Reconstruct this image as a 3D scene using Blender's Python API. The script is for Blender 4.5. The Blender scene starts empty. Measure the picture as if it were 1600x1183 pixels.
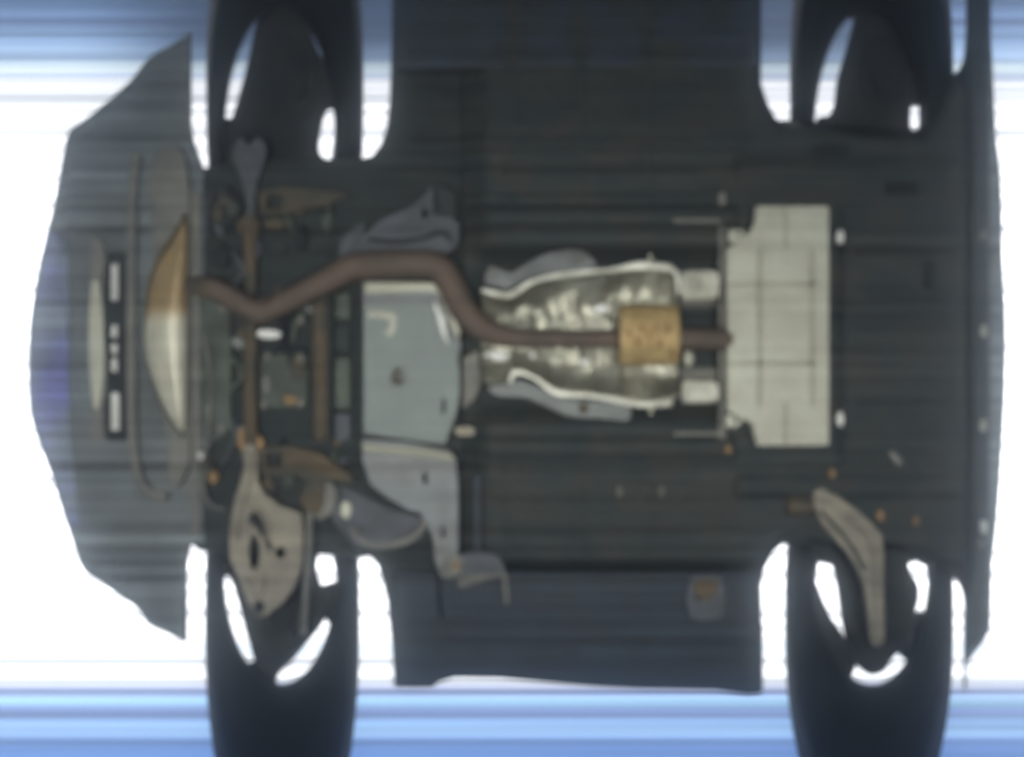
import bpy, bmesh, math, random
from mathutils import Vector, noise
random.seed(7)
sc = bpy.context.scene
# ------------------------------------------------------------------ camera
GLARE_HAZE = .048
CZ, D, S = -4.75, 5.0, 4.5/1600          # camera height, distance to the floor pan, metres per photo pixel there
cd = bpy.data.cameras.new('camera'); cam = bpy.data.objects.new('camera', cd); sc.collection.objects.link(cam)
cam.location = (0, 0, CZ); cam.rotation_euler = (math.pi, 0, 0)
cd.lens = 40; cd.sensor_width = 36; cd.clip_end = 500; cd.clip_start = 0.05
cd.dof.use_dof = True; cd.dof.focus_distance = 13; cd.dof.aperture_fstop = 0.62
sc.camera = cam
# ------------------------------------------------------------------ world: clear sky with a long bright cloud bank overhead
w = bpy.data.worlds.new('World'); sc.world = w; w.use_nodes = True
N, L = w.node_tree.nodes, w.node_tree.links; N.clear()
def nn(t, **k):
    n = N.new(t)
    for a, b in k.items(): setattr(n, a, b)
    return n
SUN_EL, SUN_ROT = math.radians(33), math.radians(150)
out = nn('ShaderNodeOutputWorld')
sky = nn('ShaderNodeTexSky', sky_type='NISHITA', sun_disc=False, sun_elevation=SUN_EL, sun_rotation=SUN_ROT)
bsky = nn('ShaderNodeBackground'); bsky.inputs[1].default_value = 0.05; L.new(sky.outputs[0], bsky.inputs[0])
tc = nn('ShaderNodeTexCoord'); sp = nn('ShaderNodeSeparateXYZ'); L.new(tc.outputs['Generated'], sp.inputs[0])
def m(op, a, b=None, c=None):
    n = nn('ShaderNodeMath', operation=op)
    for i, v in enumerate((a, b, c)):
        if v is None: continue
        if isinstance(v, (int, float)): n.inputs[i].default_value = v
        else: L.new(v, n.inputs[i])
    return n.outputs[0]
zc = m('MAXIMUM', sp.outputs[2], 0.02)
U = m('DIVIDE', sp.outputs[0], zc); V = m('DIVIDE', sp.outputs[1], zc)
cmb = nn('ShaderNodeCombineXYZ'); L.new(m('MULTIPLY', U, 0.35), cmb.inputs[0]); L.new(m('MULTIPLY', V, 95), cmb.inputs[1])
nz = nn('ShaderNodeTexNoise'); nz.inputs['Scale'].default_value = 1.0; nz.inputs['Detail'].default_value = 5; L.new(cmb.outputs[0], nz.inputs['Vector'])
cmb2 = nn('ShaderNodeCombineXYZ'); L.new(m('MULTIPLY', U, 1.5), cmb2.inputs[0]); L.new(m('MULTIPLY', V, 9), cmb2.inputs[1])
nz2 = nn('ShaderNodeTexNoise'); nz2.inputs['Scale'].default_value = 1.0; nz2.inputs['Detail'].default_value = 3; L.new(cmb2.outputs[0], nz2.inputs['Vector'])
Vp = m('ADD', V, m('MULTIPLY', m('SUBTRACT', nz.outputs[0], 0.5), 0.012))
fac = m('ADD', m('MULTIPLY', Vp, 1/0.8), 0.5)           # v -0.4..0.4 -> 0..1
def vpos(py): return ((py-591.5)/1778)/0.8+0.5
cr = nn('ShaderNodeValToRGB'); L.new(fac, cr.inputs[0])
stops = [(-60,(.03,.06,.12)),(4,(.08,.14,.26)),(26,(.13,.21,.36)),(33,(.10,.14,.27)),(38,(.07,.10,.20)),(44,(.20,.31,.50)),(62,(.27,.42,.68)),(80,(.46,.64,.90)),(90,(.33,.48,.74)),(98,(.75,.92,1.0)),(112,(.9,1,1)),(118,(.50,.62,.84)),(126,(1,1,1)),(180,(1.0,1.0,1.0)),
         (1000,(1,1,1)),(1016,(.72,.86,.98)),(1024,(1,1,1)),(1062,(.98,1.0,1.0)),(1074,(.62,.66,.88)),(1080,(.10,.12,.24)),(1088,(.34,.45,.70)),(1098,(.42,.74,1.0)),(1108,(.26,.36,.70)),(1118,(.16,.21,.40)),(1130,(.34,.56,.92)),(1146,(.42,.66,1.0)),(1158,(.22,.37,.80)),(1185,(.14,.27,.60)),(1260,(.10,.22,.5))]
e = cr.color_ramp.elements
e[0].position = vpos(stops[0][0]); e[0].color = stops[0][1]+(1,)
e[1].position = vpos(stops[-1][0]); e[1].color = stops[-1][1]+(1,)
for py, c in stops[1:-1]:
    q = e.new(vpos(py)); q.color = c+(1,)
# clouds get denser (and so brighter) toward the middle of the bank
core = nn('ShaderNodeMapRange', interpolation_type='SMOOTHSTEP'); L.new(m('ABSOLUTE', m('ADD', V, -0.02)), core.inputs[0])
for i, v in zip((1,2,3,4), (0.29, 0.14, 0.95, 2.6)): core.inputs[i].default_value = v
stre = m('MULTIPLY', core.outputs[0], m('MAXIMUM', 0.35, m('ADD', -0.55, m('MULTIPLY', nz.outputs[0], 3.1))))
def sm(val, a_, b_):
    q = nn('ShaderNodeMapRange', interpolation_type='SMOOTHSTEP'); L.new(val, q.inputs[0]); q.inputs[1].default_value = a_; q.inputs[2].default_value = b_; return q.outputs[0]
patch = m('MULTIPLY', sm(V, -0.25, -0.30), sm(m('ABSOLUTE', U), 0.40, 0.26))     # a darker patch of cloud to one side
stre = m('MULTIPLY', stre, m('SUBTRACT', 1.0, m('MULTIPLY', patch, 0.88)))
bcl = nn('ShaderNodeBackground'); L.new(cr.outputs[0], bcl.inputs[0]); L.new(stre, bcl.inputs[1])
add = nn('ShaderNodeAddShader'); L.new(bcl.outputs[0], add.inputs[0]); L.new(bsky.outputs[0], add.inputs[1])
# below the horizon: unseen ground, tinted blue as an added fill light
bg = nn('ShaderNodeBackground'); bg.inputs[0].default_value = (.24,.36,.50,1); bg.inputs[1].default_value = 0.26
up = nn('ShaderNodeMapRange'); L.new(sp.outputs[2], up.inputs[0]); up.inputs[1].default_value = -0.02; up.inputs[2].default_value = 0.03
mx = nn('ShaderNodeMixShader'); L.new(up.outputs[0], mx.inputs[0]); L.new(bg.outputs[0], mx.inputs[1]); L.new(add.outputs[0], mx.inputs[2])
L.new(mx.outputs[0], out.inputs[0])
# ------------------------------------------------------------------ sun
sd = bpy.data.lights.new('sun', 'SUN'); sd.energy = 3; sd.angle = math.radians(0.5); sd.color = (1, .95, .88)
so = bpy.data.objects.new('sun', sd); sc.collection.objects.link(so)
so.rotation_euler = (math.radians(57), 0, math.radians(-30))
# the scanner's own light bar below the car
ad = bpy.data.lights.new('scanner_light_bar', 'AREA'); ad.shape = 'RECTANGLE'; ad.size = 4.6; ad.size_y = 0.5
ad.energy = 56; ad.color = (1.0, .985, .90); ad.spread = math.radians(62)
ao = bpy.data.objects.new('scanner_light_bar', ad); sc.collection.objects.link(ao)
ao.location = (0.0, 0.18, CZ-0.12); ao.rotation_euler = (math.pi, 0, 0)
sc.view_settings.view_transform = 'Standard'; sc.view_settings.look = 'None'; sc.view_settings.exposure = 0; sc.view_settings.gamma = 1
sc.view_settings.use_curve_mapping = False

# ------------------------------------------------------------------ helpers
def P(px, py, z):
    k = (z-CZ)/D*S
    return Vector(((px-800)*k, (py-591.5)*k, z))
def mat(name, col, rough=.7, metal=0., streak=.35, blotch=.25, bump=.15, col2=None, scale=9, spec=.35):
    mt = bpy.data.materials.new(name); mt.use_nodes = True
    n, l = mt.node_tree.nodes, mt.node_tree.links
    b = n['Principled BSDF']; b.inputs['Roughness'].default_value = rough; b.inputs['Metallic'].default_value = metal
    b.inputs['Specular IOR Level'].default_value = spec
    g = n.new('ShaderNodeNewGeometry')
    def noi(sx, sy, sz, det=4):
        mp = n.new('ShaderNodeMapping'); mp.inputs['Scale'].default_value = (sx, sy, sz); l.new(g.outputs['Position'], mp.inputs['Vector'])
        t = n.new('ShaderNodeTexNoise'); t.inputs['Scale'].default_value = 1; t.inputs['Detail'].default_value = det; t.inputs['Roughness'].default_value = .62 if det > 7 else .5; l.new(mp.outputs[0], t.inputs['Vector']); return t.outputs[0]
    def mm(op, a, bb):
        q = n.new('ShaderNodeMath'); q.operation = op
        for i, v in enumerate((a, bb)):
            if isinstance(v, (int, float)): q.inputs[i].default_value = v
            else: l.new(v, q.inputs[i])
        return q.outputs[0]
    sr_ = n.new('ShaderNodeMapRange'); l.new(noi(.10, 22, .3, 9), sr_.inputs[0]); sr_.inputs[1].default_value = .3; sr_.inputs[2].default_value = .7; s = sr_.outputs[0]          # scanner banding put into the colour as streaks along the car
    bl = noi(scale, scale, scale, 5)
    f = mm('MULTIPLY', mm('ADD', 1-2.0*streak*.5, mm('MULTIPLY', s, 2.0*streak)), mm('ADD', 1-blotch, mm('MULTIPLY', bl, 2*blotch)))
    mixc = n.new('ShaderNodeMix'); mixc.data_type = 'RGBA'
    mixc.inputs[6].default_value = tuple(col)+(1,); mixc.inputs[7].default_value = tuple(col2 or col)+(1,)
    rp = n.new('ShaderNodeMapRange'); rp.inputs[1].default_value = .42; rp.inputs[2].default_value = .6; l.new(noi(scale*.6, scale*.8, scale*.6, 6), rp.inputs[0]); l.new(rp.outputs[0], mixc.inputs[0])
    mul = n.new('ShaderNodeVectorMath'); mul.operation = 'SCALE'; l.new(mixc.outputs[2], mul.inputs[0]); l.new(f, mul.inputs['Scale'])
    l.new(mul.outputs[0], b.inputs['Base Color'])
    if bump:
        bp = n.new('ShaderNodeBump'); bp.inputs['Strength'].default_value = bump; bp.inputs['Distance'].default_value = .02
        l.new(noi(scale*3, scale*3, scale*3, 5), bp.inputs['Height']); l.new(bp.outputs[0], b.inputs['Normal'])
    return mt
M = dict(
 under=mat('black_underseal', (.022,.029,.032), .8, col2=(.028,.034,.034), streak=.55, blotch=.15),
 floor=mat('floor_underseal', (.026,.034,.036), .75, col2=(.036,.039,.036), streak=.55, blotch=.15),
 sill=mat('blue_grey_sill_paint', (.026,.037,.052), .65, streak=.55, col2=(.025,.032,.040)),
 bumper=mat('grey_bumper_plastic', (.14,.163,.178), .65, streak=.8, col2=(.115,.128,.132), blotch=.4, scale=4),
 blue=mat('blue_violet_paint', (.145,.155,.40), .5, streak=.9, blotch=.5, col2=(.17,.20,.25), scale=4),
 tyre=mat('tyre_rubber', (.004,.007,.010), .9, streak=.1, spec=.15),
 rim=mat('wheel_metal', (.010,.014,.018), .7, .1),
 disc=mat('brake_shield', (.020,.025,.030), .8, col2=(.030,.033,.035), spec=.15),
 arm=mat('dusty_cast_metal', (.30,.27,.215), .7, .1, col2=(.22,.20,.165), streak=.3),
 rust=mat('rusty_steel', (.105,.080,.054), .85, col2=(.065,.062,.052), streak=.3),
 orange=mat('orange_rust', (.32,.20,.10), .85, col2=(.25,.16,.08)),
 pipe=mat('exhaust_steel', (.122,.090,.072), .75, .1, col2=(.100,.080,.068), streak=.15),
 gold=mat('heat_tinted_steel', (.45,.33,.16), .6, .2, col2=(.38,.27,.13), streak=.1, scale=14),
 shield=mat('aluminium_heat_shield', (.31,.305,.25), .40, .62, col2=(.20,.198,.165), streak=.3, blotch=.4, bump=.35, scale=8),
 lip=mat('bare_aluminium', (.84,.83,.73), .5, .15, streak=.2, blotch=.45, bump=.4, col2=(.50,.49,.42), scale=12),
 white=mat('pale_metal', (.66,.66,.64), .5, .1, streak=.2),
 muff=mat('aluminised_steel', (.45,.45,.375), .6, .1, col2=(.41,.40,.33), streak=.14, blotch=.15),
 groove=mat('olive_bead', (.33,.325,.26), .7, .1, streak=.15),  # beads and steps in a darker olive than the muffler steel
 grey=mat('grey_undertray_plastic', (.205,.235,.225), .6, col2=(.19,.215,.21), streak=.12, blotch=.12),
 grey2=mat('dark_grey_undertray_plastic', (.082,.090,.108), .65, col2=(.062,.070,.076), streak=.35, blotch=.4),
 grey3=mat('pale_grey_undertray_plastic', (.20,.215,.225), .6, col2=(.165,.17,.165), streak=.25),
 black=mat('black_hole', (.012,.014,.014), .8),
 tan=mat('tan_rusted_panel', (.36,.27,.15), .7, col2=(.30,.245,.165), streak=.35),
 cream=mat('cream_panel', (.50,.50,.41), .6, col2=(.46,.45,.36), streak=.2),
 dusty=mat('dusty_grey_steel', (.19,.185,.165), .75, col2=(.15,.15,.14), streak=.3),
 green=mat('oily_cast_aluminium', (.075,.092,.075), .6, .15, col2=(.045,.055,.048), streak=.3, blotch=.5),
 silver=mat('dull_silver_sheet', (.13,.14,.14), .5, .3, col2=(.085,.092,.095), streak=.3, blotch=.4, bump=.4),
 spot=mat('dark_orange_rust', (.20,.095,.035), .85),
)
def heat_mat():
    mt = mat('heat_tinted_panel', (.33,.24,.13), .42, .15, streak=.25, bump=.1)
    n, l = mt.node_tree.nodes, mt.node_tree.links; mix = [q for q in n if q.type == 'MIX'][0]
    mix.inputs[6].default_value = (.33,.235,.125,1); mix.inputs[7].default_value = (.52,.50,.40,1)
    g = n.new('ShaderNodeSeparateXYZ'); ge = n.new('ShaderNodeNewGeometry'); l.new(ge.outputs['Position'], g.inputs[0])
    rr = n.new('ShaderNodeMapRange'); rr.inputs[1].default_value = P(0, 480, .2).y; rr.inputs[2].default_value = P(0, 508, .2).y; l.new(g.outputs[1], rr.inputs[0])
    l.new(rr.outputs[0], mix.inputs[0]); return mt
M['heat'] = heat_mat()
def smooth_closed(pts, n=5):
    r = []; k = len(pts)
    for i in range(k):
        p0, p1, p2, p3 = (Vector(pts[(i+j) % k]) for j in (-1, 0, 1, 2))
        for j in range(n):
            t = j/n
            r.append(tuple(.5*((2*p1)+(p2-p0)*t+(2*p0-5*p1+4*p2-p3)*t*t+(3*p1-p0-3*p2+p3)*t**3)))
    return r
def inside(x, y, pts):
    c = False
    for (a, b), (e_, f_) in zip(pts, pts[1:]+pts[:1]):
        if (b > y) != (f_ > y) and x < (e_-a)*(y-b)/(f_-b)+a: c = not c
    return c
def prism(bm, pts, z, t, holes=(), mi=0, bulge=0, taper=0):
    """flat or bulged plate; outline in photo pixels at height z, thickness t upward"""
    b2 = bmesh.new(); ed = []
    for lp in [pts]+list(holes):
        vs = [b2.verts.new(P(x, y, z)) for x, y in lp]
        ed += [b2.edges.new((vs[i], vs[(i+1) % len(vs)])) for i in range(len(vs))]
    r = bmesh.ops.triangle_fill(b2, use_beauty=True, edges=ed)
    fs = [g for g in r['geom'] if isinstance(g, bmesh.types.BMFace)]
    x = bmesh.ops.extrude_face_region(b2, geom=fs)
    for v in x['geom']:
        if isinstance(v, bmesh.types.BMVert): v.co.z += t
    bmesh.ops.dissolve_limit(b2, angle_limit=.01, verts=b2.verts, edges=b2.edges)
    bmesh.ops.recalc_face_normals(b2, faces=b2.faces)
    for f in b2.faces: f.material_index = mi
    me = bpy.data.meshes.new('t'); b2.to_mesh(me); b2.free(); bm.from_mesh(me); bpy.data.meshes.remove(me)
def rect(x0, y0, x1, y1, r=4):
    p = []
    r = min(r, (x1-x0)/2.01, (y1-y0)/2.01)
    for cx, cy, a0 in ((x1-r, y1-r, 0), (x0+r, y1-r, 90), (x0+r, y0+r, 180), (x1-r, y0+r, 270)):
        for k in range(4):
            a = math.radians(a0+k*30); p.append((cx+r*math.cos(a), cy+r*math.sin(a)))
    return p
def ell(cx, cy, rx, ry, n=28): return [(cx+rx*math.cos(2*math.pi*i/n), cy+ry*math.sin(2*math.pi*i/n)) for i in range(n)]
def spline(pts, n=8):
    r = []; P_ = [pts[0]]+list(pts)+[pts[-1]]
    for i in range(1, len(P_)-2):
        p0, p1, p2, p3 = (Vector(P_[i+j]) for j in (-1, 0, 1, 2))
        for j in range(n):
            t = j/n; r.append(.5*((2*p1)+(p2-p0)*t+(2*p0-5*p1+4*p2-p3)*t*t+(3*p1-p0-3*p2+p3)*t**3))
    r.append(Vector(pts[-1])); return r
def tube(bm, pts, mi=0, seg=16, flat=1.0, n=8, smooth=True):
    """pts: (px, py, z, radius in px)"""
    q = spline(pts, n) if smooth else [Vector(p) for p in pts]
    rings = []
    C = [P(a[0], a[1], a[2]) for a in q]
    for i, a in enumerate(q):
        d = (C[min(i+1, len(C)-1)]-C[max(i-1, 0)]).normalized()
        s = d.cross(Vector((0, 0, 1)))
        s = s.normalized() if s.length > 1e-4 else Vector((1, 0, 0))
        u = s.cross(d); r = a[3]*S
        rings.append([bm.verts.new(C[i]+s*r*math.cos(2*math.pi*k/seg)+u*r*flat*math.sin(2*math.pi*k/seg)) for k in range(seg)])
    for a, b in zip(rings, rings[1:]):
        for k in range(seg):
            f = bm.faces.new((a[k], a[(k+1) % seg], b[(k+1) % seg], b[k])); f.smooth = True; f.material_index = mi
    for r in (rings[0], rings[-1]):
        f = bm.faces.new(r); f.material_index = mi
def loft(bm, rings, mi=0, close=True, caps=False):
    V_ = [[bm.verts.new(p) for p in r] for r in rings]; n = len(V_[0])
    for a, b in zip(V_, V_[1:]):
        for k in range(n if close else n-1):
            f = bm.faces.new((a[k], a[(k+1) % n], b[(k+1) % n], b[k])); f.smooth = True; f.material_index = mi
    if caps:
        for r in (V_[0], V_[-1]): bm.faces.new(r).material_index = mi
def obj(name, bm, mats, parent=None, bevel=0, label=None, solid=0, seg=2):
    bmesh.ops.recalc_face_normals(bm, faces=bm.faces)
    me = bpy.data.meshes.new(name); bm.to_mesh(me); bm.free()
    o = bpy.data.objects.new(name, me); sc.collection.objects.link(o)
    for k in (mats if isinstance(mats, (list, tuple)) else [mats]): me.materials.append(M[k])
    if solid:
        q = o.modifiers.new('s', 'SOLIDIFY'); q.thickness = solid; q.offset = 1
    if bevel:
        q = o.modifiers.new('b', 'BEVEL'); q.width = bevel; q.segments = seg; q.limit_method = 'ANGLE'; q.angle_limit = math.radians(35)
    if parent: o.parent = parent
    if label: o['label'] = label
    return o
def plate(name, pts, z, t, mt, parent, bevel=.008, holes=(), label=None, sm=False):
    bm = bmesh.new()
    if sm: pts = smooth_closed(pts, 4)
    prism(bm, pts, z, t, holes); return obj(name, bm, mt, parent, bevel, label)
def bolt(x, y, z, rx, ry, mt, parent, label=None, name='bolt'):
    bm = bmesh.new()
    prism(bm, ell(x, y, rx*1.25, ry*1.25, 20), z, .02); prism(bm, ell(x, y, rx*.8, ry*.8, 6), z-.014, .012)
    return obj(name, bm, mt, parent, .003, label)

# added haze volume that imitates camera glare around the white sky
bm = bmesh.new(); bmesh.ops.create_cube(bm, size=1)
for v in bm.verts: v.co = Vector((v.co.x*12, v.co.y*12, -1.9+v.co.z*7.2))
hm = bpy.data.meshes.new('glare_haze'); bm.to_mesh(hm); bm.free(); hz = bpy.data.objects.new('glare_haze', hm); sc.collection.objects.link(hz); hz['kind'] = 'stuff'
hmat = bpy.data.materials.new('glare_haze_air'); hmat.use_nodes = True; hn = hmat.node_tree; hn.nodes.remove(hn.nodes['Principled BSDF'])
pv = hn.nodes.new('ShaderNodeVolumePrincipled'); pv.inputs['Color'].default_value = (.78,.88,1,1); pv.inputs['Density'].default_value = GLARE_HAZE; pv.inputs['Anisotropy'].default_value = .978
hn.links.new(pv.outputs[0], hn.nodes['Material Output'].inputs['Volume']); hm.materials.append(hmat)

car = bpy.data.objects.new('car', None); sc.collection.objects.link(car)
car['label'] = 'blue car seen from directly underneath, with its exhaust, muffler and four wheels'; car['category'] = 'car'

# ------------------------------------------------------------------ underbody shell: whole outline minus the wheel arches
top_y = -120
shell = [(110,250),(150,215),(230,190),(297,180),
 (297,196),(302,217),(312,258),(318,262),(340,256),(420,250),(500,248),(560,247),(580,244),(594,226),(603,200),(608,160),(612,60),(612,top_y),
 (1190,top_y),(1190,130),(1200,160),(1214,186),(1222,187),(1250,186),(1290,192),(1400,204),(1440,206),(1460,175),(1478,120),(1490,115),(1499,110),(1508,92),(1512,50),(1512,top_y),
 (1540,top_y),(1545,60),(1548,200),(1550,500),(1549,750),(1546,850),(1545,950),(1512,1000),
 (1510,960),(1507,930),(1500,913),(1491,903),(1478,890),(1440,868),(1380,860),(1300,858),(1228,850),(1220,853),(1208,865),(1196,888),(1188,925),(1193,985),(1193,1084),
 (1150,1080),(1000,1078),(940,1075),(880,1070),(780,1060),(710,1060),(684,1068),(676,1076),(616,1076),
 (611,1000),(604,935),(590,884),(577,869),(566,872),(540,872),(490,866),(400,862),(330,866),(318,852),(308,843),(299,850),(291,880),(290,940),(160,900),(120,820)]
plate('underbody', shell, .34, .03, 'under', car, .01, label='dark undersealed underbody with cut-out wheel arches')

# floor pan with pressed relief
def sst(a, b, x):
    t = max(0, min(1, (x-a)/(b-a))); return t*t*(3-2*t)
def fh(x, y):
    z = .26
    if x < 1150:
        t = 1-sst(95, 150, abs(y-522)); z += .10*t*(1-sst(1120, 1150, x))
        for yr in (338, 702): z -= .03*(1-sst(9, 17, abs(y-yr)))
        for yr in (215, 262, 300, 745, 790, 838): z += .009*(1-sst(4, 9, abs(y-yr)))*sst(760, 790, x)*(1-sst(1080, 1110, x))
        for xr in (800, 905, 1010): z -= .007*(1-sst(5, 12, abs(x-xr)))*sst(150,170,abs(y-520))
    else:
        z += .03*sst(1305, 1320, x)*(1-sst(1495, 1512, x))*(1-sst(170, 220, abs(y-522)))
        for k in range(5):
            yr = 400+k*60; z -= .010*(1-sst(5, 11, abs(y-yr)))*sst(1330, 1350, x)*(1-sst(1465, 1485, x))
        z -= .03*(1-sst(7, 14, abs(x-1522)))
        for yr in (262, 760): z -= .028*(1-sst(10, 18, abs(y-yr)))
    z += .006*noise.noise(Vector((x*.012, y*.012, 3)))+.0025*noise.noise(Vector((x*.05, y*.05, 8)))
    return z
bm = bmesh.new(); st = 5; G = {}
ih = [q for q in shell]
def segd(x, y, a, c):
    dx, dy = c[0]-a[0], c[1]-a[1]; t = max(0, min(1, ((x-a[0])*dx+(y-a[1])*dy)/(dx*dx+dy*dy+1e-9)))
    return math.hypot(x-a[0]-t*dx, y-a[1]-t*dy)
for i in range(int((1512-722)/st)+1):
    for j in range(int((890+40)/st)+1):
        x, y = 722+i*st, -40+j*st
        if not inside(x, y, ih): continue
        d = min((x-714)*.35, 1520-x, 890-y, min(segd(x, y, a, c) for a, c in zip(shell, shell[1:]+shell[:1])))
        q = sst(0, 20, d)
        G[i, j] = bm.verts.new(P(x, y, .336+(fh(x, y)-.336)*q))
for (i, j) in list(G):
    k = [(i, j), (i+1, j), (i+1, j+1), (i, j+1)]
    if all(c in G for c in k): bm.faces.new([G[c] for c in k]).smooth = True
obj('floor_pan', bm, 'floor', car, solid=-.004, label='dark grey floor pan with pressed beads and frame rails')

# sills and side skirts (photo bottom = right hand side, photo top = left hand side)
plate('sill', [(614,893),(1180,893),(1190,905),(1193,985),(1193,1086),(1170,1088),(1120,1081),(1000,1079),(940,1076),(880,1071),(780,1062),(710,1061),(684,1069),(676,1077),(614,1077)], .258, .05, 'sill', car, .02)
plate('sill', [(614,top_y),(1188,top_y),(1188,108),(614,108)], .254, .06, 'sill', car, .02)
plate('sill_seam', [(616,968),(1190,968),(1190,985),(616,985)], .254, .01, 'sill', car, .006)
plate('sill_seam', [(616,34),(1186,34),(1186,39),(616,39)], .25, .01, 'sill', car, .006)
# jacking point
bm = bmesh.new(); prism(bm, smooth_closed([(1078,905),(1105,898),(1130,908),(1134,950),(1118,968),(1082,966),(1072,940)],3), .222, .02, [ell(1092,932,6,7,12)])
prism(bm, rect(1084,912,1122,925,4), .210, .014)
jp = obj('jacking_point', bm, 'grey2', car, .004)
bm = bmesh.new(); prism(bm, smooth_closed([(1086,908),(1118,906),(1122,922),(1104,940),(1088,930)],3), .206, .004); obj('rust_patch', bm, 'rust', jp)
# sill bracket near front wheel
bm = bmesh.new(); prism(bm, [(700,893),(788,893),(793,900),(795,945),(789,946),(785,902),(702,900)], .225, .02); prism(bm, smooth_closed([(716,905),(760,898),(785,900),(740,912),(722,920)],3), .22, .02)
obj('sill_bracket', bm, 'dusty', car, .004)
plate('sill_bracket', [(690,885),(712,868),(748,862),(775,868),(790,890),(780,897),(700,897)], .215, .03, 'grey2', car, .006, sm=True)

# ------------------------------------------------------------------ bumpers
fout = [(297,50),(270,68),(235,88),(218,108),(200,130),(168,158),(135,185),(110,203),(102,225),(95,260),(84,320),(74,360),(60,420),(50,480),(46,520),(44,570),(47,640),(60,690),(76,730),(95,790),(115,850),(130,890),(155,908),(185,930),(212,948),(225,965),(233,976),(262,990),(285,1003),(290,1003)]
fb = bpy.data.objects.new('front_bumper', None)
bm = bmesh.new(); prism(bm, fout+[(291,880),(297,850),(318,846),(330,700),(330,300),(312,258),(300,215),(297,190)], .37, .03)
skin = smooth_closed(fout, 3)[4:-9]
loft(bm, [[P(x, y, .372) for x, y in skin], [P(x, y, .74) for x, y in skin], [P(x+4, y, .74) for x, y in skin], [P(x+4, y, .373) for x, y in skin]], close=False)
fbo = obj('front_bumper', bm, 'bumper', car, .012, seg=3)
bm = bmesh.new()
bl = [(107,400),(74,358),(60,420),(50,480),(46,520),(44,570),(47,640),(60,690),(76,730),(97,795),(107,822),(125,820),(118,760),(109,700),(106,600),(106,480)]
prism(bm, [(x+1.5, y) for x, y in smooth_closed(bl, 2)], .33, .06); obj('painted_lip', bm, 'blue', fbo, .02, 'blue violet painted leading edge')
inner = [(297,70),(240,95),(205,140),(140,192),(116,212),(108,260),(98,330),(104,400),(106,480),(106,600),(109,700),(116,770),(124,850),(140,888),(190,925),(222,948),(238,970),(286,996),(289,940),(291,880),(299,850),(318,850),(318,262),(302,217),(297,196)]
plate('under_cover', inner, .30, .03, 'bumper', fbo, .014)
# rear bumper
rb = [(1513,top_y),(1549,top_y),(1549,60),(1552,130),(1556,210),(1563,270),(1566,330),(1566,400),(1570,470),(1572,530),(1570,620),(1566,690),(1562,760),(1556,830),(1550,880),(1547,985),(1538,1003),(1512,1036),(1510,1080),(1509,1080),(1509,960),(1530,880),(1530,200),(1513,130)]
bm = bmesh.new(); prism(bm, rb, .30, .03)
skin = rb[2:16]
loft(bm, [[P(x, y, .302) for x, y in skin], [P(x, y, .70) for x, y in skin], [P(x-4, y, .70) for x, y in skin], [P(x-4, y, .303) for x, y in skin]], close=False)
obj('rear_bumper', bm, 'bumper', car, .012)
plate('bumper_flange', [(1513,top_y),(1545,top_y),(1546,200),(1547,500),(1546,800),(1544,985),(1512,1020),(1511,930),(1521,880),(1521,200),(1513,130)], .27, .03, 'under', car, .004)

# ------------------------------------------------------------------ wheels
def ring(cx, cy, rx, ry, z0, zs, sg, n=56):
    return [P(cx+rx*math.cos(2*math.pi*k/n), cy+ry*math.sin(2*math.pi*k/n), z0-sg*zs*math.sin(2*math.pi*k/n)) for k in range(n)]
def wheel(cx, sg, hole, shield, spokes, cyT, rx, ry, label):
    """hole = (cx, cy, rx, ry) of the opening; sg = +1 at the bottom of the photo"""
    hx, hy, hrx, hry = hole
    wo = bpy.data.objects.new('wheel', None); sc.collection.objects.link(wo); wo.parent = car; wo['label'] = label
    wo.location = P(cx, cyT, .35)
    bm = bmesh.new(); R = []
    def lerp(t): return (hx+(cx-hx)*t, hy+(cyT-hy)*t, hrx+(rx-hrx)*t, hry+(ry-hry)*t)
    for t, z0, zs in ((.0,.40,.10),(.05,.355,.12),(.2,.325,.16),(.45,.315,.20),(.7,.33,.24),(.88,.35,.27),(.97,.39,.28),(1.0,.44,.29)):
        a = lerp(t); R.append(ring(*a, z0, zs, sg))
    for k in range(9):       # tread with circumferential grooves
        d = 1.0 if k % 2 else .985
        R.append(ring(cx, cyT+sg*(6+8*k), rx*d, ry*d, .47+.03*k, .29, sg))
    R.append(ring(cx, cyT+sg*80, rx*.9, ry*.9, .78, .27, sg)); R.append(ring(hx, hy+sg*60, hrx*1.02, hry*1.02, .78, .10, sg))
    R.append(R[0])
    loft(bm, R); bmesh.ops.remove_doubles(bm, verts=bm.verts, dist=1e-5)
    ty = obj('tyre', bm, 'tyre', None); ty.parent = wo; ty.matrix_parent_inverse = wo.matrix_world.inverted()
    bpy.context.view_layer.update(); ty.matrix_parent_inverse = wo.matrix_world.inverted()
    bm = bmesh.new()
    loft(bm, [ring(hx, hy, hrx*1.01, hry*1.01, .40, .1, sg), ring(hx, hy, hrx*1.0, hry*1.0, .375, .1, sg), ring(hx, hy, hrx*1.045, hry*1.045, .35, .12, sg), ring(hx, hy, hrx*1.07, hry*1.05, .375, .12, sg)])
    for s_ in spokes: prism(bm, s_, .46, .06)
    rm = obj('rim', bm, 'rim', None, .004); rm.parent = wo; rm.matrix_parent_inverse = wo.matrix_world.inverted()
    bm = bmesh.new(); prism(bm, smooth_closed(shield, 3), .42, .03)
    c = (sum(p[0] for p in shield)/len(shield), sum(p[1] for p in shield)/len(shield))
    prism(bm, ell(c[0], c[1]+sg*20, 34, 60), .40, .03); prism(bm, ell(c[0], c[1]+sg*20, 16, 28), .37, .03)
    ds = obj('brake_shield', bm, 'disc', None, .01); ds.parent = wo; ds.matrix_parent_inverse = wo.matrix_world.inverted()
    return wo
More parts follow.
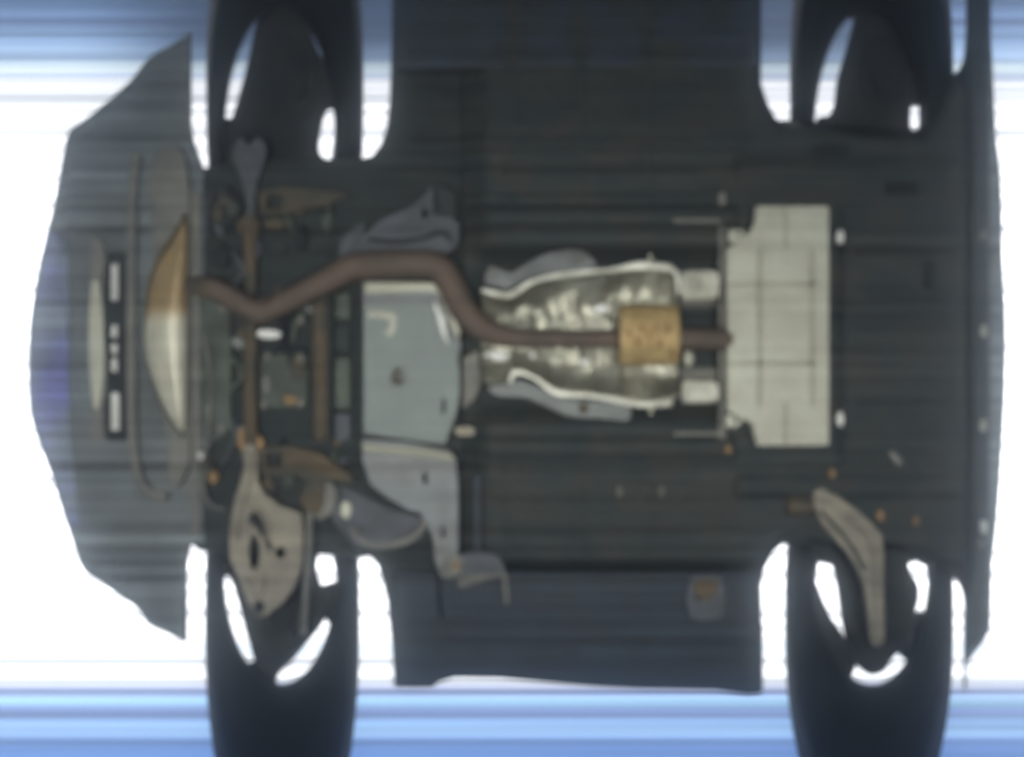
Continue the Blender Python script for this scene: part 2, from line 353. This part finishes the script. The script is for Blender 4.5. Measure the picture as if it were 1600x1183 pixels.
# bottom front
wheel(441, 1, (438,885,88,184),
  [(350,780),(350,880),(354,900),(361,908),(368,930),(376,960),(385,995),(398,1037),(408,1054),(428,1062),(438,1050),(456,1034),(480,1005),(497,984),(508,965),(516,930),(508,920),(500,912),(494,890),(497,868),(520,850),(520,780)],
  [[(374,1044),(398,1034),(428,1050),(430,1085),(400,1080),(388,1050)],[(500,918),(540,905),(540,975),(512,974),(505,960)],[(490,860),(497,866),(512,868),(530,860),(535,840),(490,840)],[(335,850),(360,850),(352,903),(343,903),(330,900)]],
  930, 121, 400, 'front wheel at the bottom of the photo, beside the dusty control arm')
# bottom rear
wheel(1358, 1, (1362,888,88,182),
  [(1275,800),(1276,870),(1284,879),(1300,884),(1308,900),(1311,930),(1318,982),(1330,1025),(1342,1043),(1360,1055),(1380,1051),(1392,1036),(1402,1022),(1418,1015),(1430,960),(1436,940),(1436,915),(1426,898),(1421,884),(1428,874),(1450,860),(1450,800)],
  [[(1262,905),(1274,905),(1287,940),(1299,965),(1316,988),(1338,1040),(1330,1062),(1270,1030)],[(1408,1026),(1424,1012),(1430,962),(1448,958),(1470,1000),(1440,1050)],[(1265,850),(1310,860),(1300,884),(1285,880),(1270,878)],[(1422,850),(1470,850),(1465,884),(1444,884),(1436,876),(1424,880)]],
  930, 132, 350, 'rear wheel at the bottom of the photo, beside the dusty trailing arm')
# top front
wheel(445, -1, (437,224,86,212),
  [(352,300),(354,200),(362,184),(378,130),(391,78),(402,30),(415,12),(465,12),(476,25),(487,55),(500,85),(512,104),(524,112),(522,165),(511,170),(504,185),(500,205),(497,225),(499,240),(520,260),(520,300)],
  [[(384,-10),(400,25),(480,25),(490,-10)],[(510,104),(540,104),(540,165),(510,165)],[(330,186),(362,184),(362,230),(330,230)]],
  180, 123, 400, 'front wheel at the top of the photo, in bluish shade')
# top rear
wheel(1362, -1, (1358,224,86,212),
  [(1272,300),(1274,192),(1296,180),(1305,160),(1309,125),(1322,80),(1336,30),(1345,12),(1395,12),(1404,30),(1418,62),(1430,92),(1440,106),(1448,130),(1443,162),(1426,162),(1424,198),(1432,203),(1444,200),(1450,300)],
  [[(1310,-10),(1330,25),(1400,25),(1412,-10)],[(1428,106),(1470,106),(1470,162),(1428,162)],[(1442,160),(1465,160),(1465,205),(1442,205)]],
  180, 128, 400, 'rear wheel at the top of the photo, in bluish shade')

# ------------------------------------------------------------------ front end: beam, slotted panel, crossmember
bm = bmesh.new(); prism(bm, smooth_closed([(142,372),(158,376),(165,400),(160,440),(158,480),(164,540),(166,590),(162,640),(160,670),(166,684),(150,692),(140,690),(142,660),(140,600),(137,540),(138,470),(141,420)],3), .262, .035)
obj('bumper_beam', bm, 'dusty', car, .02, 'pale curved front beam')
plate('beam_face', [(142,450),(152,440),(160,480),(162,560),(158,620),(148,640),(141,600),(138,520)], .255, .012, 'cream', car, .008, sm=True)
slots = [rect(171,412,184,470),rect(171,508,183,528),rect(171,537,183,553),rect(171,559,183,581),rect(171,614,186,673)]
plate('slotted_panel', rect(166,395,196,690,6), .27, .02, 'under', car, .004, holes=slots)
plate('backing_strip', rect(168,400,190,685,4), .293, .004, 'white', car, .001)
bm = bmesh.new(); tube(bm, [(214,240,.262,7),(207,300,.262,8),(205,400,.262,8),(205,600,.262,8),(207,690,.262,8),(216,745,.262,7),(235,772,.262,8),(262,776,.262,8)], flat=.6)
obj('radiator_crossbar', bm, 'dusty', car)
cm = plate('front_crossmember', [(240,240),(280,230),(296,300),(298,500),(297,700),(288,745),(272,764),(262,740),(262,680),(238,610),(222,560),(220,520),(224,470),(232,420),(240,370),(232,320),(230,280)], .255, .045, 'dusty', car, .02, sm=True)
def dome(name, outline, z, h, mt, parent, label=None, steps=5):
    """pillow-shaped cover: outline rings shrinking toward a spine"""
    o = smooth_closed(outline, 4); cx = sum(p[0] for p in o)/len(o); cy = sum(p[1] for p in o)/len(o)
    bm = bmesh.new(); R = []
    for i in range(steps+1):
        t = i/steps*.97; zz = z-h*math.sqrt(1-(1-t)**2)
        R.append([P(cx+(x-cx)*(1-t), cy+(y-cy)*(1-t), zz) for x, y in o])
    loft(bm, R, caps=True); return obj(name, bm, mt, parent, label=label)
dome('crossmember_face', [(293,335),(272,362),(248,398),(233,440),(225,490),(222,530),(229,572),(243,616),(260,652),(284,684),(292,660),(294,560),(294,440)], .252, .06, 'heat', cm, 'smooth curved face, tan at one end and pale cream at the other', steps=8)

# ------------------------------------------------------------------ engine bay
plate('engine_bay', rect(298,262,722,862,20), .325, .01, 'under', car, .004)
plate('transmission_pan', [(312,470),(350,464),(360,490),(360,660),(350,684),(322,684),(314,640)], .29, .04, 'green', car, .02, sm=True)
plate('bay_strip', rect(296,300,312,840,5), .285, .03, 'dusty', car, .008)
bm = bmesh.new()
tube(bm, [(388,338,.27,10),(391,420,.275,10),(391,520,.28,11),(391,620,.275,11),(392,700,.27,11)], flat=.7)
obj('centre_beam', bm, 'rust', car)
plate('beam_end', [(372,672),(398,676),(412,690),(408,708),(375,704)], .262, .02, 'orange', car, .008, sm=True)
plate('beam_end', [(370,345),(398,340),(405,352),(398,370),(374,366)], .262, .02, 'rust', car, .008, sm=True)
bm = bmesh.new(); tube(bm, [(497,440,.285,11),(500,520,.285,12),(500,690,.285,12)], flat=.6); obj('engine_mount_bar', bm, 'rust', car)
for y0, y1, mt in ((455,500,'green'),(506,552,'floor'),(558,640,'green'),(646,690,'grey2')): plate('engine_side_strip', rect(522,y0,548,y1,5), .288, .03, mt, car, .012)
plate('bay_web', rect(508,440,520,700,4), .28, .03, 'under', car, .006)
plate('engine_side_strip', [(530,372),(556,350),(575,345),(560,395),(540,420),(525,420)], .29, .03, 'grey2', car, .01)
plate('oil_sump', rect(404,550,482,640,12), .295, .03, 'green', car, .02)
plate('crank_cover', rect(402,540,480,566,8), .30, .02, 'disc', car, .01)
plate('sensor_bracket', [(402,518),(412,514),(436,518),(438,526),(420,530),(402,526)], .275, .02, 'white', car, .006, sm=True)
plate('sensor_bracket', [(440,618),(462,620),(466,630),(446,632)], .275, .02, 'orange', car, .004)
for x, y, a, b, mt in ((330,560,6,24,'green'),(465,575,12,20,'rust'),(415,600,8,14,'dusty'),(455,480,16,9,'disc'),(430,350,20,8,'rust'),(470,370,9,20,'disc'),(345,400,14,20,'disc')):
    plate('engine_casting', ell(x,y,a,b,16), .28, .04, mt, car, .008)
bm = bmesh.new(); tube(bm, [(318,520,.275,3),(330,600,.27,3),(322,700,.275,3),(318,760,.28,3),(330,790,.28,3),(352,796,.28,3)], seg=8); obj('brake_hose', bm, 'dusty', car)
plate('hose_clip', [(312,716),(322,712),(330,730),(340,742),(334,752),(318,738)], .265, .02, 'rust', car, .006)
bolt(334, 746, .258, 6, 8, 'orange', car, name='rusty_bolt'); bolt(314, 712, .262, 3, 5, 'white', car)

for k in range(60):      # hoses, castings and bolt heads up inside the bay
    x, y = random.uniform(325, 545), random.uniform(285, 800)
    if 560 < x or (x > 400 and 545 < y < 645): continue
    bm = bmesh.new()
    if k % 3 == 0:
        tube(bm, [(x, y, .305, 4), (x+random.uniform(-25, 25), y+30, .298, 5), (x+random.uniform(-20, 20), y+random.uniform(50, 80), .305, 4)], seg=10)
        obj('engine_hose', bm, random.choice(['disc', 'grey2', 'green']), car)
    else:
        prism(bm, smooth_closed([(x+random.uniform(5, 17)*math.cos(a), y+random.uniform(4, 17)*math.sin(a)) for a in [i*math.pi/3 for i in range(6)]], 3), .300+.012*random.random(), .02)
        obj('engine_casting', bm, random.choice(['disc', 'green', 'rust', 'grey2', 'rust', 'floor', 'silver']), car, .008)
for x, y in ((407,470),(470,500),(418,556),(470,560),(470,630),(412,632),(345,480),(345,670),(326,640)): bolt(x, y, .276, 4, 6, 'dusty', car)
# subframe ears (brown) either side
def mir(pts): return [(x, 2*516-y) for x, y in pts]
ear = [(406,698),(450,697),(500,708),(548,742),(556,752),(545,757),(510,748),(505,790),(498,806),(478,800),(466,778),(480,752),(468,744),(440,742),(405,738)]
eb = plate('subframe_bracket', ear, .255, .04, 'rust', car, .008, holes=[rect(416,708,440,731,3)])
plate('subframe_bracket', [(406,334),(404,300),(440,292),(500,296),(536,300),(545,306),(500,324),(450,332)], .275, .03, 'rust', car, .008, holes=[rect(417,306,440,326,3)])
plate('knuckle_bracket', [(488,760),(512,752),(526,770),(520,800),(500,812),(486,800)], .262, .03, 'dusty', car, .01, sm=True)
# control arms
arm = [(376,702),(384,694),(398,694),(402,712),(402,750),(412,770),(436,790),(470,802),(474,830),(472,880),(462,915),(440,945),(418,962),(400,966),(386,940),(372,905),(358,872),(357,830),(364,790),(376,750),(380,722)]
ca = plate('control_arm', arm, .235, .035, 'arm', car, .012, holes=[ell(397,864,8,27,20),ell(438,864,7,9,14)], label='dusty beige lower control arm with an oval hole')
bm = bmesh.new()
tube(bm, [(372,850,.232,3),(372,815,.23,3.5),(384,795,.228,3.5),(400,795,.228,4),(414,812,.23,4),(420,846,.232,3.5)], seg=8)
tube(bm, [(384,905,.232,3),(392,925,.232,3),(402,935,.232,3),(412,915,.232,3),(414,890,.232,2)], seg=8)
tube(bm, [(388,708,.228,6),(388,740,.226,6),(378,790,.228,5),(366,840,.232,4)], seg=8)
obj('raised_rib', bm, 'arm', ca)
bm = bmesh.new(); prism(bm, smooth_closed([(386,812),(396,800),(408,808),(420,830),(424,862),(414,850),(404,828),(394,820)],3), .229, .006); obj('painted_recess_shade', bm, 'disc', ca)  # dark plate laid on the arm stands in for a recess's shade
bolt(404,950,.225,7,9,'disc',ca)
plate('tray_clip', [(694,874),(716,868),(724,884),(716,900),(698,904)], .205, .02, 'dusty', car, .005, sm=True)
bolt(712,884,.198,5,5,'orange',car)
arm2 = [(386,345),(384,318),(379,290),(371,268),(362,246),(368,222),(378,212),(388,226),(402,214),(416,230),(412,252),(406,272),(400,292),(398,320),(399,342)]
plate('control_arm', arm2, .285, .03, 'grey2', car, .012, sm=True, label='greyish control arm beside the top front wheel, shade put into its colour')  # dimmer light on this side is put into a darker material
bm = bmesh.new(); tube(bm, [(484,800,.27,7),(482,860,.27,6),(478,930,.28,5),(474,990,.30,5)], seg=10); obj('tie_rod', bm, 'dusty', car)
plate('ball_joint', ell(540,797,9,14,18), .262, .03, 'cream', car, .008)
plate('arch_liner', [(520,762),(560,770),(600,792),(650,806),(660,800),(668,830),(640,850),(600,858),(560,858),(545,840),(520,812)], .30, .02, 'grey2', car, .01, sm=True)
bm = bmesh.new(); tube(bm, [(548,824,.275,4),(575,850,.27,5),(612,852,.265,6),(645,840,.262,5),(664,815,.262,5),(664,785,.262,4)], seg=10, flat=.6); obj('arch_strap', bm, 'dusty', car)
bm = bmesh.new(); tube(bm, [(672,832,.245,2.2),(682,870,.235,2.2),(686,930,.23,2.2),(690,968,.23,2.2)], seg=8); obj('brake_line', bm, 'black', car)

# ------------------------------------------------------------------ grey undertray panels
ut = plate('undertray', [(568,474),(674,472),(690,498),(710,536),(718,580),(718,615),(712,650),(695,694),(640,688),(568,677)], .205, .03, 'grey', car, .014, holes=[ell(693,635,2.6,14,14)], label='blue grey central undertray panel with a round drain mark')
plate('drain_plug', ell(622,588,13,15,22), .199, .006, 'dusty', ut, .003)
bm = bmesh.new(); prism(bm, [(629,578),(617,576),(612,588),(616,600),(630,599),(626,593),(619,592),(619,584),(626,584)], .196, .003); obj('drain_mark', bm, 'rust', ut)
lt = bmesh.new(); tube(lt, [(575,492,.203,5),(600,492,.203,6),(620,496,.203,5)], flat=.3); tube(lt, [(612,496,.203,5),(614,512,.203,5),(604,524,.203,5)], flat=.3); obj('clip_scuff', lt, 'muff', ut)
plate('undertray_seam', [(677,472),(680,472),(694,498),(700,540),(690,520)], .199, .008, 'white', ut, .001)
plate('undertray_flange', [(566,438),(690,442),(700,462),(712,500),(720,536),(718,566),(706,534),(686,488),(676,476),(566,480)], .215, .03, 'grey3', car, .008, label='pale stepped flange above the central panel')
bm = bmesh.new(); tube(bm, [(570,450,.208,8),(640,449,.208,8),(684,451,.208,7),(698,472,.208,6),(716,524,.208,4)], flat=.5); obj('flange_bead', bm, 'cream', car)
lw = plate('undertray_wing', [(566,686),(640,692),(700,704),(712,716),(716,760),(716,880),(706,900),(690,903),(680,880),(676,840),(664,812),(656,800),(640,798),(606,778),(578,756),(566,720)], .215, .03, 'grey3', car, .012, holes=[ell(664,748,3.6,10,14),ell(692,832,2,12,12)], label='pale grey lower undertray wing reaching toward the sill')
bm = bmesh.new(); tube(bm, [(566,700,.212,6),(620,704,.212,6),(680,710,.212,6),(708,716,.212,5)], flat=.5); obj('pressed_step', bm, 'groove', lw)
uw = plate('undertray_wing', [(545,396),(556,376),(580,355),(604,338),(640,324),(662,304),(676,288),(679,336),(706,340),(718,350),(716,378),(706,392),(690,396)], .235, .03, 'grey2', car, .012, holes=[ell(664,334,4,9,14)], label='dark grey upper undertray wing with a pointed corner')
bm = bmesh.new(); tube(bm, [(575,374,.232,4),(615,378,.23,4),(655,374,.23,4),(690,364,.23,4),(706,376,.23,4)], flat=.6, seg=8); obj('pressed_step', bm, 'under', uw)
plate('corner_tab', [(680,284),(712,300),(712,340),(682,338)], .24, .02, 'floor', car, .004)
plate('tray_clip', [(712,668),(738,668),(740,680),(714,680)], .235, .02, 'arm', car, .004, sm=True)
plate('tunnel_brace', [(722,560),(748,545),(752,600),(742,626),(722,640)], .28, .03, 'dusty', car, .01)
plate('pipe_bracket', rect(738,744,752,868,4), .25, .02, 'sill', car, .005)

# ------------------------------------------------------------------ tunnel heat shield
def it(tab, x):
    for (a, b), (c, d) in zip(tab, tab[1:]):
        if x <= c: return b+(d-b)*(x-a)/(c-a)
    return tab[-1][1]
topE = [(752,452),(795,460),(830,440),(870,430),(920,424),(960,420),(1000,414),(1050,418),(1062,428)]
botE = [(752,596),(790,598),(800,582),(815,580),(840,592),(870,612),(920,617),(960,622),(1000,630),(1050,626),(1062,620)]
bm = bmesh.new(); R = []
for i in range(84):
    x = 752+310*i/83; a, b = it(topE, x), it(botE, x); r = []
    for j in range(33):
        t = j/32; y = a+(b-a)*t; h = .085*(1-abs(2*t-1)**3)
        h += .018*noise.noise(Vector((x*.035, y*.026, 1)))+.007*noise.noise(Vector((x*.10, y*.03, 5)))+.002*noise.noise(Vector((x*.2, y*.2, 5)))
        h -= .012*math.exp(-((x-965)/5)**2)+.01*math.exp(-((x-1055)/5)**2)+.008*math.exp(-((x-870)/8)**2)
        r.append(P(x, y, .235+max(0, h)))
    R.append(r)
loft(bm, R, close=False)
hs = obj('heat_shield', bm, 'shield', car, solid=-.003, label='crumpled aluminium heat shield around the exhaust tunnel')
bm = bmesh.new()
def lipT(tab, off): return [(x, y+off, .225+.004*math.sin(x*.13), 4.2+1.6*math.sin(x*.071+off)+(2.5 if x > 960 else 0)) for x, y in tab]
tube(bm, lipT(topE[:-1], 1), flat=.7, n=6); tube(bm, lipT([p for p in botE if p[0] > 795][:-1], 2), flat=.7, n=6)
tube(bm, [(1048,420,.228,5),(1058,430,.228,4),(1060,460,.235,2.5)], flat=.6); tube(bm, [(800,585,.228,3),(797,598,.228,3)], flat=.6)
obj('shield_lip', bm, 'lip', hs)
for fl in (
    ([(756,440),(765,415),(782,420),(800,425),(830,405),(868,392),(905,390),(925,402),(930,418),(870,428),(830,436),(795,452),(770,448)]),
    ([(760,604),(795,598),(806,592),(840,602),(870,620),(930,626),(982,632),(982,658),(940,655),(890,652),(860,640),(820,622),(780,620)]),
    ):
    bm = bmesh.new(); prism(bm, smooth_closed(fl[0] if isinstance(fl[0], list) else fl, 3), .25, .012); obj('shield_flange', bm, 'silver', hs, .005)
for x, y, a, b in ((940,482,14,9),(872,508,22,6),(775,556,24,10),(835,560,10,12),(868,563,16,13),(912,566,14,7),(945,586,13,7),(948,560,8,10),(905,506,16,5),(1076,560,9,14)):  # pale patches painted in place of reflections on the crumpled shield
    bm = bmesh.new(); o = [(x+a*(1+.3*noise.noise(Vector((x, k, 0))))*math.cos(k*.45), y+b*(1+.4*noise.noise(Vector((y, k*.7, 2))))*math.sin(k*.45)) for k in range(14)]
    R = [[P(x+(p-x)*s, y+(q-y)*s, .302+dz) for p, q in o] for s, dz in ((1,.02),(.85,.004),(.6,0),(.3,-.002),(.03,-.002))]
    loft(bm, R, caps=True); obj('painted_glint', bm, 'white' if (x, y) in ((940,482),(775,556),(835,560),(912,566)) else 'muff', hs)
bolt(768,424,.245,5,6,'dusty',hs); bolt(907,402,.24,6,7,'dusty',hs); bolt(912,638,.24,6,7,'rust',hs); bolt(1016,404,.24,2.5,6,'cream',hs); bolt(1017,642,.24,2.5,6,'cream',hs)
# rear ribbed shield section
hr = bmesh.new(); R = []
for i in range(61):
    x = 1064+56*i/60; r = []
    for j in range(29):
        t = j/28; y = 424+(630-424)*t
        r.append(P(x, y, .245+.11*(1-abs(2*t-1)**3)+.003*math.cos(i*math.pi*2/7.5)))
    R.append(r)
loft(hr, R, close=False); hr_o = obj('heat_shield', hr, 'dusty', car, solid=-.003, label='short rear heat shield section next to the muffler')
for y0, y1 in ((424,466),(597,629)):
    bm = bmesh.new()
    prism(bm, rect(1064,y0-1,1122,y1+1,9), .246, .004)
    for k in range(5): tube(bm, [(1069+11.5*k, y0+2, .24, 3.2),(1069+11.5*k, (y0+y1)/2, .212, 3.9),(1069+11.5*k, y1-2, .24, 3.2)], seg=10, flat=1.5, n=4)
    obj('ribbed_fold', bm, 'lip', hr_o, label='bright ribbed folds')
bm = bmesh.new()
for y in (345, 678): prism(bm, rect(1052,y-3,1128,y+3,2), .222, .02)
prism(bm, rect(1123,300,1134,700,3), .25, .02)
obj('tank_strap', bm, 'dusty', car, .003)

# ------------------------------------------------------------------ exhaust
bm = bmesh.new()
tube(bm, [(292,446,.20,11),(312,448,.19,15),(335,452,.185,17),(365,468,.18,18),(398,486,.175,18),(415,487,.175,18),(450,470,.175,18),(500,444,.17,19),(545,420,.165,21),(580,414,.165,22),(640,413,.165,22),(680,416,.165,22),(702,440,.17,22),(722,480,.18,21),(746,508,.19,20),(780,524,.20,17),(820,529,.205,15),(900,530,.21,14),(972,530,.21,14)], seg=24, n=7)
ex = obj('exhaust_pipe', bm, 'pipe', car, label='brown exhaust pipe bending across the front underbody')
bm = bmesh.new(); tube(bm, [(300,440,.18,9),(318,452,.17,12),(324,462,.17,11)], seg=12); obj('flange', bm, 'rust', ex)
bm = bmesh.new(); tube(bm, [(1050,530,.20,18),(1095,530,.20,17),(1142,530,.20,17)], seg=20, n=4); obj('exhaust_pipe', bm, 'pipe', car, label='short dark pipe between resonator and muffler')
# resonator drum
bm = bmesh.new(); R = []
for i in range(47):
    x = 967+91*i/46; e_ = 1 if 1 < i < 45 else .93
    rr = 47*e_*(1+.03*math.cos(i*2*math.pi/5)); c = P(x, 524, .21)
    R.append([Vector((c.x, c.y+rr*S*math.cos(2*math.pi*k/36), c.z+.75*rr*S*math.sin(2*math.pi*k/36))) for k in range(36)])
loft(bm, R, caps=True); rs = obj('resonator', bm, 'gold', car, label='golden ribbed resonator drum with rust spots')
for x, y in ((984,522),(1003,514),(1014,523),(1026,514),(1043,514),(1050,552),(996,533),(1032,536)):
    bm = bmesh.new(); prism(bm, [(x+random.uniform(2,3.8)*math.cos(k*.8), y+random.uniform(5,10)*math.sin(k*.8)) for k in range(8)], .1055+abs(y-524)*.0002, .01)
    obj('rust_patch', bm, 'spot', rs)

# ------------------------------------------------------------------ muffler
ol = [(1182,322),(1292,322),(1295,326),(1295,692),(1291,696),(1184,696),(1180,684),(1176,664),(1160,652),(1137,642),(1136,388),(1158,378),(1174,360),(1180,344)]
bm = bmesh.new(); prism(bm, ol, .165, .11)
for r_ in (rect(1184,388,1191,636,3),rect(1266,390,1273,636,3),rect(1225,323,1231,390,3),rect(1225,630,1231,695,3),rect(1139,441,1273,446,2),rect(1139,565,1273,571,2)):
    prism(bm, r_, .160, .012, mi=1)
for r_ in (rect(1138,449,1182,562,6),rect(1194,449,1263,562,8),rect(1276,400,1291,630,5)): prism(bm, r_, .161, .008)
obj('muffler', bm, ['muff', 'groove'], car, .012, 'large pale beige flat muffler with pressed cross beads')
for x, y in ((1150,368),(1146,657)):
    t_ = plate('mounting_tab', [(x-12,y-9),(x+13,y-9),(x+15,y+3),(x+2,y+12),(x-12,y+10)], .185, .02, 'muff', car, .004, holes=[ell(x+4,y-1,4,3.5,10)])

# ------------------------------------------------------------------ rear suspension
ta = [(1268,766),(1284,760),(1310,775),(1342,798),(1368,822),(1380,836),(1383,860),(1384,1004),(1376,1012),(1362,1008),(1356,960),(1350,918),(1340,890),(1322,862),(1300,838),(1282,816),(1272,790)]
tr = plate('trailing_arm', ta, .225, .05, 'arm', car, .016, label='curved dusty beige trailing arm')
bm = bmesh.new(); tube(bm, [(1288,780,.222,5),(1325,806,.22,6),(1358,836,.22,6),(1370,880,.222,6),(1372,1000,.225,5)], flat=.7, seg=10); obj('raised_rib', bm, 'arm', tr)
bm = bmesh.new(); tube(bm, [(1282,798,.222,2.5),(1308,826,.22,3),(1334,858,.22,3),(1350,890,.222,2.5)], flat=.5, seg=8); obj('painted_recess_shade', bm, 'disc', tr)  # dark raised strip painted in for the shade of a recess
bm = bmesh.new(); tube(bm, [(1228,790,.25,14),(1250,790,.25,16),(1268,790,.25,14)], seg=16, n=3); bs = obj('bushing', bm, 'rust', tr)
bolt(1376,806,.24,5,7,'orange',tr)
plate('trailing_arm', [(1268,232),(1300,222),(1326,226),(1322,250),(1302,272),(1276,268)], .25, .04, 'disc', car, .012, sm=True, label='arm end beside the top rear wheel, shade put into its dark colour')  # shade painted in: far darker material than the opposite trailing arm
bm = bmesh.new()
tube(bm, [(1305,880,.30,6),(1316,930,.31,6),(1336,985,.33,6),(1352,1010,.34,6)], seg=10); obj('shock_absorber', bm, 'disc', car)
# bolts on rear floor and bumper
for x, y, a, b, mt in ((1313,370,5,9,'white'),(1313,655,5,9,'white'),(1537,366,4,7,'dusty'),(1538,517,4,8,'muff'),(1537,665,4,8,'muff'),(1538,824,4,9,'white'),(1138,703,4,6,'orange'),(1300,740,4,6,'orange'),(1432,814,4,6,'orange'),(1534,850,4,7,'dusty')):
    bolt(x, y, .225, a, b, mt, car)
plate('plug', rect(1448,408,1464,450,6), .25, .02, 'disc', car, .004)
plate('plug', [(1386,708),(1396,704),(1412,722),(1404,730)], .235, .02, 'dusty', car, .004)
plate('tow_bracket', rect(1388,284,1434,304,3), .235, .02, 'black', car, .004)
for x, y in ((968,768),(1034,768)): bolt(x, y, .25, 3, 7, 'dusty', car)
bpy.context.view_layer.update()
